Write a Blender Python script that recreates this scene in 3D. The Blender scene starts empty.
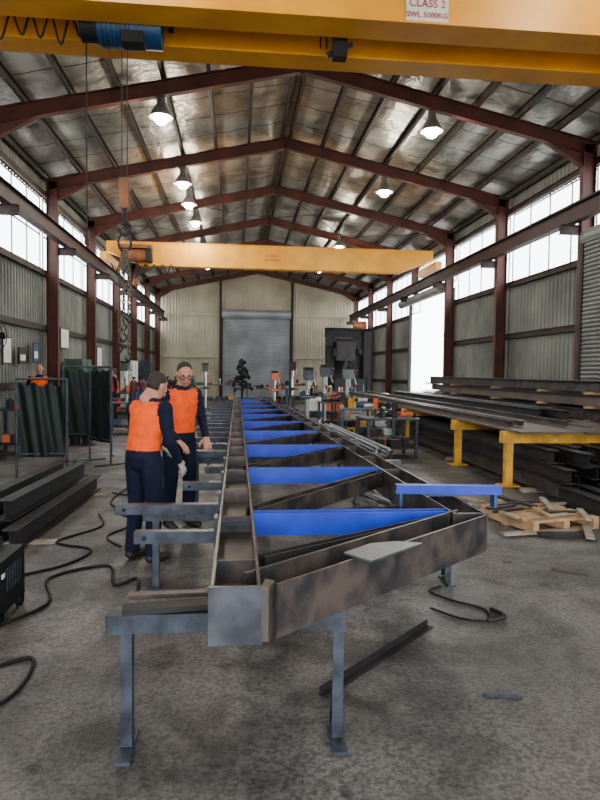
import bpy, bmesh, math, random
from mathutils import Vector, Matrix
random.seed(7)
V=Vector; Z=V((0,0,1)); X_=V((1,0,0)); Y_=V((0,1,0))
scene=bpy.context.scene
# ------------------------------------------------------------ materials
MC={}
def M(name,c,c2=None,rough=.6,metal=0.,scale=4.,bump=0.,bscale=40.,emit=0.,spec=.5,det=5,lo=.35,hi=.65):
    if name in MC: return MC[name]
    m=bpy.data.materials.new(name); m.use_nodes=True
    nt=m.node_tree; N=nt.nodes; L=nt.links; p=N['Principled BSDF']
    p.inputs['Base Color'].default_value=(*c,1); p.inputs['Roughness'].default_value=rough
    p.inputs['Metallic'].default_value=metal
    p.inputs['Specular IOR Level'].default_value=spec
    if emit:
        p.inputs['Emission Color'].default_value=(*c,1); p.inputs['Emission Strength'].default_value=emit
    tc=N.new('ShaderNodeTexCoord')
    if c2 is None: c2=tuple(v*.72 for v in c)
    n=N.new('ShaderNodeTexNoise'); n.inputs['Scale'].default_value=scale; n.inputs['Detail'].default_value=det
    L.new(tc.outputs['Object'],n.inputs['Vector'])
    r=N.new('ShaderNodeValToRGB'); r.color_ramp.elements[0].color=(*c2,1); r.color_ramp.elements[1].color=(*c,1)
    r.color_ramp.elements[0].position=lo; r.color_ramp.elements[1].position=hi
    L.new(n.outputs['Fac'],r.inputs['Fac']); L.new(r.outputs['Color'],p.inputs['Base Color'])
    if bump:
        b=N.new('ShaderNodeBump'); b.inputs['Strength'].default_value=bump; b.inputs['Distance'].default_value=.02
        n2=N.new('ShaderNodeTexNoise'); n2.inputs['Scale'].default_value=bscale; n2.inputs['Detail'].default_value=3
        L.new(tc.outputs['Object'],n2.inputs['Vector']); L.new(n2.outputs['Fac'],b.inputs['Height']); L.new(b.outputs['Normal'],p.inputs['Normal'])
    MC[name]=m; return m
red=M('red_oxide_steel',(.090,.024,.017),(.045,.016,.012),.55,scale=2,spec=.3)
redd=M('dark_oxide_steel',(.038,.016,.013),(.022,.010,.009),.6,scale=2,spec=.3)
purl=M('purlin_steel',(.036,.025,.020),(.020,.014,.012),.6,0,spec=.3)
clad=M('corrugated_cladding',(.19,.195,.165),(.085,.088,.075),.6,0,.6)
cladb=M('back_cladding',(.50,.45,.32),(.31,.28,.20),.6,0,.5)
yel=M('crane_yellow',(.92,.41,.010),(.74,.30,.008),.42,scale=1.5)
yel2=M('trestle_yellow',(.76,.39,.012),(.44,.22,.02),.5,scale=6)
steel=M('mill_steel',(.082,.064,.054),(.024,.022,.023),.38,.35,scale=5,bump=.05,lo=.42,hi=.62,det=9)
rusty=M('rusty_steel',(.105,.070,.050),(.032,.026,.024),.48,.3,scale=4,bump=.08,lo=.40,hi=.64,det=9)
rustL=M('scaled_flange',(.115,.088,.074),(.034,.032,.036),.36,.4,scale=6,bump=.06,lo=.40,hi=.62,det=9)
dark=M('dark_steel',(.022,.020,.020),(.011,.010,.010),.6,.1,scale=4,spec=.3)
galv=M('grey_blue_steel',(.050,.064,.088),(.016,.020,.028),.42,.3,scale=9,det=9)
bright=M('ground_steel',(.30,.33,.36),(.18,.21,.24),.35,.6,scale=5)
endp=M('end_plate_steel',(.080,.088,.102),(.032,.036,.044),.36,.4,scale=7,det=9)
blue=M('blue_primer',(.005,.038,.52),(.004,.026,.34),.42,scale=5,spec=.4)
blue2=M('hoist_blue',(.008,.065,.17),(.006,.04,.10),.4)
black=M('black_rubber',(.007,.007,.008),None,.6,spec=.25)
wood=M('timber',(.48,.29,.14),(.28,.165,.08),.75,scale=8)
wood2=M('grey_timber',(.34,.28,.21),(.20,.16,.12),.8,scale=8)
white=M('white_paint',(.72,.71,.67),(.55,.55,.52),.5)
redp=M('red_paint',(.5,.02,.015),None,.5)
orangep=M('orange_paint',(.7,.14,.02),None,.5)
green=M('green_paint',(.03,.085,.055),None,.5)
tarp=M('screen_tarp',(.007,.013,.011),(.004,.008,.007),.5,scale=3,spec=.25)
platem=M('plate_brown',(.135,.095,.070),(.065,.05,.042),.5,.2,scale=1.5)
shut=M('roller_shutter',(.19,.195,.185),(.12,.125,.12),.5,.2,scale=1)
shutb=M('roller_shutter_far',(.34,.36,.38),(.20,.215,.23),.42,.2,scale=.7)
alu=M('spun_aluminium',(.6,.6,.6),None,.3,.8)
lampm=M('lamp_glow',(1,.95,.85),(1,.95,.85),emit=110)
hiv=M('hivis_orange',(1.0,.105,.004),(.84,.07,.004),.8,scale=12,spec=.2)
navy=M('navy_cloth',(.007,.010,.028),(.004,.006,.018),.85,scale=12,spec=.2)
boot=M('boot_leather',(.02,.015,.012),None,.6)
skin=M('skin',(.48,.22,.14),(.40,.17,.11),.55,scale=20)
skinr=M('lips',(.34,.11,.09),None,.5)
hair=M('hair_brown',(.028,.017,.011),(.012,.008,.006),.75,scale=60)
reflm=M('reflective_tape',(.6,.55,.48),None,.4,.2)
glove=M('glove',(.45,.40,.34),(.33,.28,.24),.8,scale=30)
eyew=M('eye_white',(.7,.67,.65),None,.3); eyed=M('eye_dark',(.012,.01,.008),None,.2)
def foil():
    m=bpy.data.materials.new('roof_foil'); m.use_nodes=True; N=m.node_tree.nodes; L=m.node_tree.links; p=N['Principled BSDF']
    tc=N.new('ShaderNodeTexCoord'); sp=N.new('ShaderNodeSeparateXYZ'); L.new(tc.outputs['Object'],sp.inputs[0])
    d=N.new('ShaderNodeMath'); d.operation='DIVIDE'; d.inputs[1].default_value=1.15; L.new(sp.outputs['Y'],d.inputs[0])
    f=N.new('ShaderNodeMath'); f.operation='FRACT'; L.new(d.outputs[0],f.inputs[0])
    g=N.new('ShaderNodeMath'); g.operation='GREATER_THAN'; g.inputs[1].default_value=.04; L.new(f.outputs[0],g.inputs[0])
    n=N.new('ShaderNodeTexNoise'); n.inputs['Scale'].default_value=1.1; n.inputs['Detail'].default_value=8; n.inputs['Distortion'].default_value=.6
    L.new(tc.outputs['Object'],n.inputs['Vector'])
    r=N.new('ShaderNodeValToRGB'); e=r.color_ramp.elements; e[0].position=.36; e[0].color=(.23,.225,.195,1); e[1].position=.66; e[1].color=(.60,.60,.55,1)
    L.new(n.outputs['Fac'],r.inputs['Fac'])
    mx=N.new('ShaderNodeMix'); mx.data_type='RGBA'; L.new(g.outputs[0],mx.inputs[0]); mx.inputs[6].default_value=(.08,.075,.07,1); L.new(r.outputs['Color'],mx.inputs[7])
    L.new(mx.outputs[2],p.inputs['Base Color']); p.inputs['Roughness'].default_value=.33; p.inputs['Metallic'].default_value=.65
    n2=N.new('ShaderNodeTexNoise'); n2.inputs['Scale'].default_value=6; n2.inputs['Detail'].default_value=4; L.new(tc.outputs['Object'],n2.inputs['Vector'])
    b=N.new('ShaderNodeBump'); b.inputs['Strength'].default_value=.6; b.inputs['Distance'].default_value=.05; L.new(n2.outputs['Fac'],b.inputs['Height']); L.new(b.outputs['Normal'],p.inputs['Normal'])
    return m
foilm=foil()
def floormat():
    m=bpy.data.materials.new('worn_concrete'); m.use_nodes=True; N=m.node_tree.nodes; L=m.node_tree.links; p=N['Principled BSDF']
    tc=N.new('ShaderNodeTexCoord')
    def noise(s,d,dist=0):
        n=N.new('ShaderNodeTexNoise'); n.inputs['Scale'].default_value=s; n.inputs['Detail'].default_value=d; n.inputs['Distortion'].default_value=dist
        L.new(tc.outputs['Object'],n.inputs['Vector']); return n.outputs['Fac']
    def ramp(src,p0,c0,p1,c1):
        r=N.new('ShaderNodeValToRGB'); e=r.color_ramp.elements; e[0].position=p0; e[0].color=(*c0,1); e[1].position=p1; e[1].color=(*c1,1); L.new(src,r.inputs['Fac']); return r.outputs['Color']
    def mul(a,b,f=1):
        x=N.new('ShaderNodeMix'); x.data_type='RGBA'; x.blend_type='MULTIPLY'; x.inputs[0].default_value=f; L.new(a,x.inputs[6]); L.new(b,x.inputs[7]); return x.outputs[2]
    big=ramp(noise(.5,7,.5),.36,(.080,.074,.067),.66,(.165,.155,.144))
    mid=ramp(noise(2.6,9,.9),.38,(.62,.61,.60),.56,(1.05,1.05,1.05))
    stain=ramp(noise(.9,6,1.2),.36,(.42,.41,.40),.46,(1,1,1))
    spots=ramp(noise(5.5,3,.3),.28,(.35,.34,.33),.36,(1,1,1))
    fine=ramp(noise(48,4),.38,(.50,.49,.48),.60,(1.25,1.23,1.21))
    fine2=ramp(noise(150,2),.36,(.70,.70,.70),.64,(1.16,1.16,1.16))
    col=mul(mul(mul(mul(mul(big,mid),stain),spots),fine),fine2)
    L.new(col,p.inputs['Base Color'])
    rr=ramp(noise(2.,5),.35,(.42,)*3,.65,(.68,)*3); L.new(rr,p.inputs['Roughness'])
    b=N.new('ShaderNodeBump'); b.inputs['Strength'].default_value=.55; b.inputs['Distance'].default_value=.011; L.new(noise(50,5),b.inputs['Height']); L.new(b.outputs['Normal'],p.inputs['Normal'])
    return m
floorm=floormat()
def glass():
    m=bpy.data.materials.new('window_pane'); m.use_nodes=True; N=m.node_tree.nodes; L=m.node_tree.links
    N.remove(N['Principled BSDF']); t=N.new('ShaderNodeBsdfTransparent'); t.inputs[0].default_value=(.95,.97,.97,1); g=N.new('ShaderNodeBsdfGlossy'); g.inputs['Roughness'].default_value=.1
    x=N.new('ShaderNodeMixShader'); x.inputs[0].default_value=.05; L.new(t.outputs[0],x.inputs[1]); L.new(g.outputs[0],x.inputs[2]); L.new(x.outputs[0],N['Material Output'].inputs[0]); return m
glassm=glass()
# ------------------------------------------------------------ builder
class B:
    def __init__(s): s.v=[];s.f=[];s.mi=[];s.sm=[];s.mats=[]
    def m(s,m):
        if m not in s.mats: s.mats.append(m)
        return s.mats.index(m)
    def add(s,vs,fs,m,smooth=False):
        o=len(s.v); s.v+= [V(q) for q in vs]; k=s.m(m)
        for f in fs: s.f.append([o+i for i in f]); s.mi.append(k); s.sm.append(smooth)
    def box(s,c,d,m,rz=0,R=None):
        hx,hy,hz=d[0]/2,d[1]/2,d[2]/2; c=V(c)
        if R is None: R=Matrix.Rotation(rz,3,'Z')
        vs=[c+R@V((a*hx,b*hy,e*hz)) for e in(-1,1) for b in(-1,1) for a in(-1,1)]
        s.add(vs,[(0,2,3,1),(4,5,7,6),(0,1,5,4),(2,6,7,3),(0,4,6,2),(1,3,7,5)],m)
    def frame(s,p0,p1,up):
        t=(V(p1)-V(p0)).normalized(); up=V(up)
        side=t.cross(up)
        if side.length<1e-4: side=t.cross(X_)
        side.normalize(); u=side.cross(t).normalized(); return t,side,u
    def bar(s,p0,p1,w,h,m,up=Z,off=(0,0)):
        p0=V(p0);p1=V(p1); t,sd,u=s.frame(p0,p1,up); o=sd*off[0]+u*off[1]
        vs=[q+o+sd*(a*w/2)+u*(b*h/2) for q in(p0,p1) for b in(-1,1) for a in(-1,1)]
        s.add(vs,[(0,1,3,2),(4,6,7,5),(0,4,5,1),(2,3,7,6),(0,2,6,4),(1,5,7,3)],m)
    def ib(s,p0,p1,d,b,m,up=Z,tf=.012,tw=.01,mf=None):
        s.bar(p0,p1,b,tf,mf or m,up,(0,d/2-tf/2)); s.bar(p0,p1,b,tf,mf or m,up,(0,-d/2+tf/2)); s.bar(p0,p1,tw,d-2*tf,m,up)
    def chan(s,p0,p1,d,b,m,up=Z,t=.008,sg=1):
        s.bar(p0,p1,b,t,m,up,(0,d/2-t/2)); s.bar(p0,p1,b,t,m,up,(0,-d/2+t/2)); s.bar(p0,p1,t,d-2*t,m,up,(sg*(b/2-t/2),0))
    def cyl(s,p0,p1,r,m,r1=None,n=14,cap=True):
        p0=V(p0);p1=V(p1); r1=r if r1 is None else r1; t,sd,u=s.frame(p0,p1,Z if abs((p1-p0).normalized().z)<.99 else X_)
        A=[p0+sd*math.cos(2*math.pi*i/n)*r+u*math.sin(2*math.pi*i/n)*r for i in range(n)]
        C=[p1+sd*math.cos(2*math.pi*i/n)*r1+u*math.sin(2*math.pi*i/n)*r1 for i in range(n)]
        s.add(A+C,[(i,(i+1)%n,n+(i+1)%n,n+i) for i in range(n)],m,True)
        if cap: s.add(A,[tuple(range(n-1,-1,-1))],m); s.add(C,[tuple(range(n))],m)
    def sph(s,c,r,m,n=14,k=9):
        c=V(c); r=V(r) if hasattr(r,'__len__') else V((r,r,r)); vs=[];fs=[]
        for j in range(k+1):
            a=math.pi*j/k
            for i in range(n):
                b=2*math.pi*i/n; vs.append(c+V((r.x*math.sin(a)*math.cos(b),r.y*math.sin(a)*math.sin(b),r.z*math.cos(a))))
        for j in range(k):
            for i in range(n): fs.append((j*n+i,(j+1)*n+i,(j+1)*n+(i+1)%n,j*n+(i+1)%n))
        s.add(vs,fs,m,True)
    def tube(s,pts,r,m,n=8,sub=6,closed=False,smoothc=True):
        P=[V(p) for p in pts]
        if smoothc and len(P)>2:
            Q=[];c=len(P)
            for i in range(c if closed else c-1):
                if closed: a,b,d,e=P[(i-1)%c],P[i],P[(i+1)%c],P[(i+2)%c]
                else: a,b,d,e=P[max(i-1,0)],P[i],P[i+1],P[min(i+2,c-1)]
                for k in range(sub):
                    t=k/sub; Q.append(.5*((2*b)+(d-a)*t+(2*a-5*b+4*d-e)*t*t+(3*b-a-3*d+e)*t**3))
            if not closed: Q.append(P[-1])
            P=Q
        L=len(P); vs=[];fs=[]; prev=None
        for i,p in enumerate(P):
            if closed: t=(P[(i+1)%L]-P[i-1])
            else: t=P[min(i+1,L-1)]-P[max(i-1,0)]
            t=t.normalized() if t.length>1e-7 else V((0,1,0))
            if prev is None: prev=t.orthogonal().normalized()
            u=(prev-t*prev.dot(t)); u=u.normalized() if u.length>1e-6 else t.orthogonal().normalized(); prev=u; w=t.cross(u)
            for k in range(n): a=2*math.pi*k/n; vs.append(p+(u*math.cos(a)+w*math.sin(a))*r)
        for i in range(L if closed else L-1):
            j=(i+1)%L
            for k in range(n): fs.append((i*n+k,i*n+(k+1)%n,j*n+(k+1)%n,j*n+k))
        s.add(vs,fs,m,True)
        if not closed: s.add(vs[:n],[tuple(range(n-1,-1,-1))],m); s.add(vs[-n:],[tuple(range(n))],m)
    def prism(s,poly,z0,z1,m):
        n=len(poly); A=[V((p[0],p[1],z0)) for p in poly]; C=[V((p[0],p[1],z1)) for p in poly]
        s.add(A+C,[tuple(range(n-1,-1,-1)),tuple(range(n,2*n))]+[(i,(i+1)%n,n+(i+1)%n,n+i) for i in range(n)],m)
    def lathe(s,c,prof,m,n=20,axis=Z):
        c=V(c); vs=[];fs=[]
        for (r,z) in prof:
            for i in range(n): a=2*math.pi*i/n; vs.append(c+V((r*math.cos(a),r*math.sin(a),z)))
        for j in range(len(prof)-1):
            for i in range(n): fs.append((j*n+i,j*n+(i+1)%n,(j+1)*n+(i+1)%n,(j+1)*n+i))
        s.add(vs,fs,m,True)
    def obj(s,name,parent=None,bevel=0,recenter=True,fix=True):
        me=bpy.data.meshes.new(name); c=V((0,0,0))
        if recenter and parent is None:
            xs=[v.x for v in s.v];ys=[v.y for v in s.v];zs=[v.z for v in s.v]
            c=V(((min(xs)+max(xs))/2,(min(ys)+max(ys))/2,min(zs)))
        me.from_pydata([v-c for v in s.v],[],s.f)
        for m in s.mats: me.materials.append(m)
        me.polygons.foreach_set('material_index',s.mi); me.polygons.foreach_set('use_smooth',s.sm)
        if fix:
            bm=bmesh.new(); bm.from_mesh(me); bmesh.ops.recalc_face_normals(bm,faces=bm.faces); bm.to_mesh(me); bm.free()
        me.update(); o=bpy.data.objects.new(name,me); scene.collection.objects.link(o); o.location=c
        if parent is not None: o.parent=parent
        if bevel:
            b=o.modifiers.new('bevel','BEVEL'); b.width=bevel; b.segments=2; b.limit_method='ANGLE'
        return o
def empty(name,loc=(0,0,0)):
    e=bpy.data.objects.new(name,None); scene.collection.objects.link(e); e.location=loc; e.empty_display_size=.2; return e
def text(body,loc,size,m,parent,name,rot=(math.pi/2,0,0)):
    cu=bpy.data.curves.new(name,'FONT'); cu.body=body; cu.size=size; cu.align_x='CENTER'; cu.align_y='CENTER'; cu.extrude=.002
    cu.materials.append(m); o=bpy.data.objects.new(name,cu); scene.collection.objects.link(o); o.location=loc; o.rotation_euler=rot; o.parent=parent; return o
# ------------------------------------------------------------ building
XL,XR,XC=-5.3,7.9,1.3; Y0,Y1=-4.5,41.0
def zr(x): return 6.95+1.45*(1-abs(x-XC)/6.6)
FR=[-.2+4.5*i for i in range(10)]
b=B(); b.box(((XL+XR)/2,(Y0+Y1)/2,-.1),(XR-XL+.2,Y1-Y0+.2,.2),floorm); b.obj('floor')
b=B(); og=M('outside_concrete',(.6,.58,.55),(.5,.48,.45),.8)
b.box((1.3,-27,-.15),(90,44.8,.2),M('yard_concrete',(.35,.33,.31),(.28,.265,.25),.8)); b.box((28.1,30,-.15),(40,69,.2),og); b.box((-25.5,30,-.15),(40,69,.2),og); b.obj('ground_outside')
def corr_y(b,x,y0,y1,z0,z1,m,depth=.03,pitch=.2,sg=1):
    n=int((y1-y0)/pitch)+1; pts=[]
    for i in range(n):
        y=y0+i*pitch
        for dy,dx in((0,0),(.12,0),(.145,1),(.175,1)): 
            if y+dy<=y1: pts.append((y+dy,dx))
    pts.append((y1,0)); vs=[];fs=[]
    for (y,d) in pts: vs+= [V((x+sg*d*depth,y,z0)),V((x+sg*d*depth,y,z1))]
    for i in range(len(pts)-1): fs.append((2*i,2*i+1,2*i+3,2*i+2))
    b.add(vs,fs,m)
def corr_x(b,y,x0,x1,z0,zf,m,depth=.03,pitch=.2,sg=-1):
    n=int((x1-x0)/pitch)+1; pts=[]
    for i in range(n):
        x=x0+i*pitch
        for dy,dx in((0,0),(.12,0),(.145,1),(.175,1)):
            if x+dy<=x1: pts.append((x+dy,dx))
    pts.append((x1,0)); vs=[];fs=[]
    for (x,d) in pts:
        vs+= [V((x,y+sg*d*depth,z0(x) if callable(z0) else z0)),V((x,y+sg*d*depth,zf(x) if callable(zf) else zf))]
    for i in range(len(pts)-1): fs.append((2*i,2*i+1,2*i+3,2*i+2))
    b.add(vs,fs,m)
WZ0,WZ1=4.35,6.3
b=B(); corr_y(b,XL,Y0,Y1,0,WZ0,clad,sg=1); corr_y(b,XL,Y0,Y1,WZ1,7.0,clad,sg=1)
for z in(1.3,2.8,4.28,6.37): b.chan((XL+.12,Y0,z),(XL+.12,Y1,z),.15,.06,redd)
b.obj('wall_left',fix=False)
b=B(); D2=(22.55,28.2); DH=4.3; DH2=4.85
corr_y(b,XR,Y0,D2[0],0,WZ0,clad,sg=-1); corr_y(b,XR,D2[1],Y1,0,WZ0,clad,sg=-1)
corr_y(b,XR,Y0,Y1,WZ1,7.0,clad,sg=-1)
for (a,c) in((Y0,D2[0]),(D2[1],Y1)):
    for z in(1.3,2.8,4.28): b.chan((XR-.12,a,z),(XR-.12,c,z),.15,.06,redd)
b.chan((XR-.12,Y0,6.37),(XR-.12,Y1,6.37),.15,.06,redd)
b.ib((XR-.2,D2[0]-.2,DH2+.12),(XR-.2,D2[1]+.1,DH2+.12),.22,.2,redd)
b.obj('wall_right',fix=False)
b=B(); BD=(-1.0,3.4,5.15)
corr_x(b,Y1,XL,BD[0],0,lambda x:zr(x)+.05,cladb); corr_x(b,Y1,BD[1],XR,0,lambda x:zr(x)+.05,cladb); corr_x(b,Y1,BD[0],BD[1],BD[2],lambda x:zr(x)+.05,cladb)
for x in(BD[0]-.1,BD[1]+.1): b.ib((x,Y1-.2,0),(x,Y1-.2,zr(x)-.2),.25,.15,redd,up=Y_)
for z in(2.6,5.3): b.bar((XL,Y1-.12,z),(BD[0],Y1-.12,z),.06,.12,cladb); b.bar((BD[1],Y1-.12,z),(XR,Y1-.12,z),.06,.12,cladb)
b.obj('wall_back',fix=False)
b=B(); corr_x(b,Y0,XL,XR,4.9,lambda x:zr(x)+.05,cladb); corr_x(b,Y0,XL,XL+1.6,0,4.9,cladb); corr_x(b,Y0,XR-1.6,XR,0,4.9,cladb); b.obj('wall_front',fix=False)  # unseen wall behind camera; opening kept low and narrow to cut front daylight
# doors
b=B()
z=0
while z<BD[2]-.05:
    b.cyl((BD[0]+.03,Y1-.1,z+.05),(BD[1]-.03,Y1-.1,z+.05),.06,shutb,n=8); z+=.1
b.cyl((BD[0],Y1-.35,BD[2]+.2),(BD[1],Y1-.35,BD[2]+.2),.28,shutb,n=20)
for x in(BD[0],BD[1]): b.box((x,Y1-.12,BD[2]/2),(.1,.14,BD[2]),redd)
b.obj('door_1')
b=B(); z=0; SX=7.35; D1=(9.6,12.9)
while z<DH+.4:
    b.cyl((SX,D1[0],z+.045),(SX,D1[1],z+.045),.05,shut,n=8); z+=.09
b.cyl((SX+.1,D1[0]-.1,DH+.35),(SX+.1,D1[1]+.08,DH+.35),.18,shut,n=24)
for y in D1: b.box((SX,y,DH/2+.1),(.14,.10,DH+.2),dark)
b.obj('door_2')
b=B(); b.cyl((XR-.5,D2[0],DH2-.05),(XR-.5,D2[1],DH2-.05),.18,shut,n=20)
for y in D2: b.box((XR-.07,y,DH2/2),(.14,.12,DH2),dark)
b.obj('door_3')
winf=M('window_frame',(.22,.16,.13),(.12,.08,.07),.6)
def win(name,x,sg):
    b=B()
    for i in range(len(FR)):
        ya=FR[i]+.12; yb=(FR[i+1] if i<len(FR)-1 else Y1)-.12
        if yb-ya<.5: continue
        z0=WZ0
        if x>0 and D2[0]-1<ya<D2[0]+1: z0=DH2+.22
        n=4
        for k in range(n+1):
            yy=ya+(yb-ya)*k/n; b.box((x,yy,(z0+WZ1)/2),(.03,.03,WZ1-z0),winf)
        for z in(z0+.03,5.3,WZ1-.03): b.box((x,(ya+yb)/2,z),(.03,yb-ya,.035),winf)
        b.box((x,(ya+yb)/2,(z0+WZ1)/2),(.006,yb-ya,WZ1-z0),glassm)
    b.obj(name)
win('window_1',XL,1); win('window_2',XR,-1)
# roof
b=B()
NP=7
for sg in(-1,1):
    vs=[];fs=[]; nx=NP*6; ys=[Y0+i*(Y1-Y0)/120 for i in range(121)]
    for i in range(nx+1):
        s=i/nx; x=XC+sg*6.6*s; fr=(i%6)/6
        for y in ys:
            vs.append(V((x,y,zr(x)+.02-.055*math.sin(math.pi*fr)*(1+.5*math.sin(y*1.3+i))*(.7+.3*math.sin(y*5.46)))))
    L=len(ys)
    for i in range(nx):
        for j in range(L-1): fs.append((i*L+j,i*L+j+1,(i+1)*L+j+1,(i+1)*L+j))
    b.add(vs,fs,foilm,True)
b.obj('ceiling',fix=False)
b=B()
for sg in(-1,1):
    for i in range(NP+1):
        x=XC+sg*(.12+6.35*i/NP); z=zr(x)-.11
        b.chan((x,Y0,z),(x,Y1,z),.18,.07,purl,sg=sg)
b.obj('roof_purlins')
b=B()
for i,(ya,yb) in enumerate(zip(FR[:-1],FR[1:])):
    if i in(1,5):
        for sg in(-1,1):
            for (s0,s1) in((0,.5),(.5,1)):
                xa=XC+sg*6.3*s0; xb=XC+sg*6.3*s1
                b.cyl((xa,ya,zr(xa)-.26),(xb,yb,zr(xb)-.26),.012,redd,n=6); b.cyl((xb,ya,zr(xb)-.26),(xa,yb,zr(xa)-.26),.012,redd,n=6)
b.obj('roof_brace_rods')
for y in FR:
    b=B()
    for sg in(-1,1):
        xe=XC+sg*6.4; xa=XC
        off=.2+.15
        b.ib((xe,y,zr(xe)-off),(xa,y,zr(xa)-off),.30,.15,red,tf=.016,up=V((0,0,1)))
        cb=.02 if not(sg>0 and D2[0]<y<D2[1]) else DH2+.23
        b.ib((xe-sg*.1,y,cb),(xe-sg*.1,y,zr(xe)-.25),.30,.16,red,up=X_,tf=.016)
        h0=V((xe-sg*.25,y,zr(xe)-off-.4)); h1=V((xe-sg*1.1,y,zr(xe-sg*1.1)-off-.14))
        b.bar(h0,h1,.15,.016,red)
        q=V((xe-sg*.25,y,zr(xe)-off-.1))
        b.add([h0+V((0,-.006,0)),h1+V((0,-.006,0)),q+V((0,-.006,0)),h0+V((0,.006,0)),h1+V((0,.006,0)),q+V((0,.006,0))],[(0,1,2),(3,5,4)],red)
        b.ib((xe-sg*.2,y,4.88),(xe-sg*.72,y,4.88),.2,.15,redd)
        if cb<1: b.box((xe-sg*.12,y,.012),(.42,.28,.024),dark)
    b.box((XC,y,zr(XC)-.38),(.02,.16,.36),redd)
    b.obj('portal_frame')
RX=(-4.62,7.22); RT=5.4
for x in RX:
    b=B(); b.ib((x,Y0+.2,RT-.22),(x,Y1-.4,RT-.22),.38,.2,redd,tf=.02); b.box((x,(Y0+Y1)/2,RT),(.06,Y1-Y0-.6,.05),dark)
    b.obj('crane_runway_beam')
# cranes
def girder(b,y,x0,x1,z0,z1,w,taper=.9):
    zt=z0+(z1-z0)*.45
    prof=[(x0,z1-.0),(x0,zt+.1),(x0+taper,z0),(x1-taper,z0),(x1,zt+.1),(x1,z1)]
    n=len(prof); A=[V((p[0],y-w/2,p[1])) for p in prof]; C=[V((p[0],y+w/2,p[1])) for p in prof]
    b.add(A+C,[tuple(range(n)),tuple(range(2*n-1,n-1,-1))]+[(i,n+i,n+(i+1)%n,(i+1)%n) for i in range(n)],yel)
    b.box(((x0+x1)/2,y,z1+.012),(x1-x0,w+.1,.024),yel); b.box(((x0+x1)/2,y,z0-.012),(x1-x0-2*taper,w+.1,.024),yel)
e=empty('overhead_crane',(1.3,7.5,5.5))
def par(o,e):
    o.parent=e; o.matrix_parent_inverse=Matrix.Translation(-V(e.location)); return o
GA,GB=7.05,7.87
b=B(); girder(b,GA,-4.75,7.35,5.52,6.2,.3); girder(b,GB,-4.75,7.35,5.52,6.2,.26)
for x in RX:
    b.box((x,(GA+GB)/2,5.62),(.24,2.6,.28),yel)
    for yy in(-1.0,1.0): b.cyl((x-.07,(GA+GB)/2+yy,5.51),(x+.07,(GA+GB)/2+yy,5.51),.1,dark,n=18)
par(b.obj('girders',recenter=False),e)
b=B()
HX=-1.3; HY=7.47; 
b.cyl((HX-.28,HY,5.55),(HX+.22,HY,5.55),.19,blue2,n=24)
for k in range(9): b.cyl((HX-.24+k*.05,HY,5.55),(HX-.225+k*.05,HY,5.55),.215,blue2,n=24)
b.cyl((HX-.47,HY,5.55),(HX-.28,HY,5.55),.17,dark,n=20); b.cyl((HX+.22,HY,5.55),(HX+.42,HY,5.55),.2,blue2,n=20)
b.box((HX+.12,HY-.12,5.37),(.24,.2,.12),dark); b.box((HX,HY,6.3),(1.3,1.2,.1),dark)
for x in(-.5,.5):
    b.box((HX+x,HY,5.96),(.06,.4,.64),dark)
b.cyl((HX-.03,HY,5.5),(HX-.03,HY,3.85),.006,dark,n=6); b.cyl((HX+.03,HY,5.5),(HX+.03,HY,3.85),.006,dark,n=6)
b.cyl((HX-.42,HY,5.5),(HX-.42,HY,3.3),.008,black,n=6); b.box((HX-.42,HY,3.2),(.05,.04,.16),redd)
par(b.obj('hoist',recenter=False),e)
b=B(); dz=-.22
rustyh=M('hook_block',(.30,.09,.025),(.12,.045,.02),.6)
for sy in(-.05,.05): b.box((HX,HY+sy,3.93+dz),(.10,.02,.34),rustyh)
b.cyl((HX,HY-.04,4.02+dz),(HX,HY+.04,4.02+dz),.07,rustyh,n=20); b.cyl((HX,HY,3.8+dz),(HX,HY,3.68+dz),.03,dark)
b.tube([V(q)+V((0,0,dz)) for q in((HX,HY,3.7),(HX+.01,HY,3.62),(HX+.06,HY,3.56),(HX+.035,HY,3.48),(HX-.025,HY,3.47),(HX-.06,HY,3.53))],.018,dark)
par(b.obj('hook_block',recenter=False),e)
b=B()
def chain(b,p0,p1,m,L=.058,w=.032,r=.0065):
    p0=V(p0);p1=V(p1); d=p1-p0; n=max(1,int(d.length/(L*.8))); t=d.normalized(); a=t.orthogonal().normalized(); c=t.cross(a)
    for i in range(n):
        o=p0+d*((i+.5)/n); s=a if i%2 else c
        b.tube([o+t*L/2,o+t*L*.2+s*w/2,o-t*L*.2+s*w/2,o-t*L/2,o-t*L*.2-s*w/2,o+t*L*.2-s*w/2],r,m,n=5,sub=2,closed=True)
chm=M('chain_steel',(.20,.15,.11),(.07,.055,.045),.5,.4)
b.tube([(HX+.07*math.cos(a),HY,3.16+.1*math.sin(a)) for a in [i*math.pi/4 for i in range(8)]],.014,dark,closed=True)
for (ax,ay,l) in((-.05,-.03,1.1),(.04,.03,1.2),(0,-.05,.98),(.06,-.02,.75),(-.02,.04,.85)):
    chain(b,(HX+ax*.4,HY,3.08),(HX+ax,HY+ay,2.75),chm); chain(b,(HX+ax,HY+ay,2.75),(HX+ax,HY+ay,3.1-l),chm)
    q=V((HX+ax,HY+ay,3.1-l)); b.tube([q,q+V((.03,0,-.05)),q+V((0,0,-.1)),q+V((-.04,0,-.06))],.012,dark,n=6)
par(b.obj('chain_sling',recenter=False),e)
b=B(); pts=[]
for k in range(13):
    x=-4.4+.21*k; pts+=[(x,7.4,5.62),(x+.1,7.4+.04*(k%2),5.40-.04*(k%3))]
b.tube(pts,.013,black,n=6)
b.bar((-4.6,7.4,5.64),(7.2,7.4,5.64),.04,.04,dark)
for x in(.93,1.0): b.cyl((x,7.42,5.62),(x,7.42,5.45),.01,black,n=6)
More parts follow.
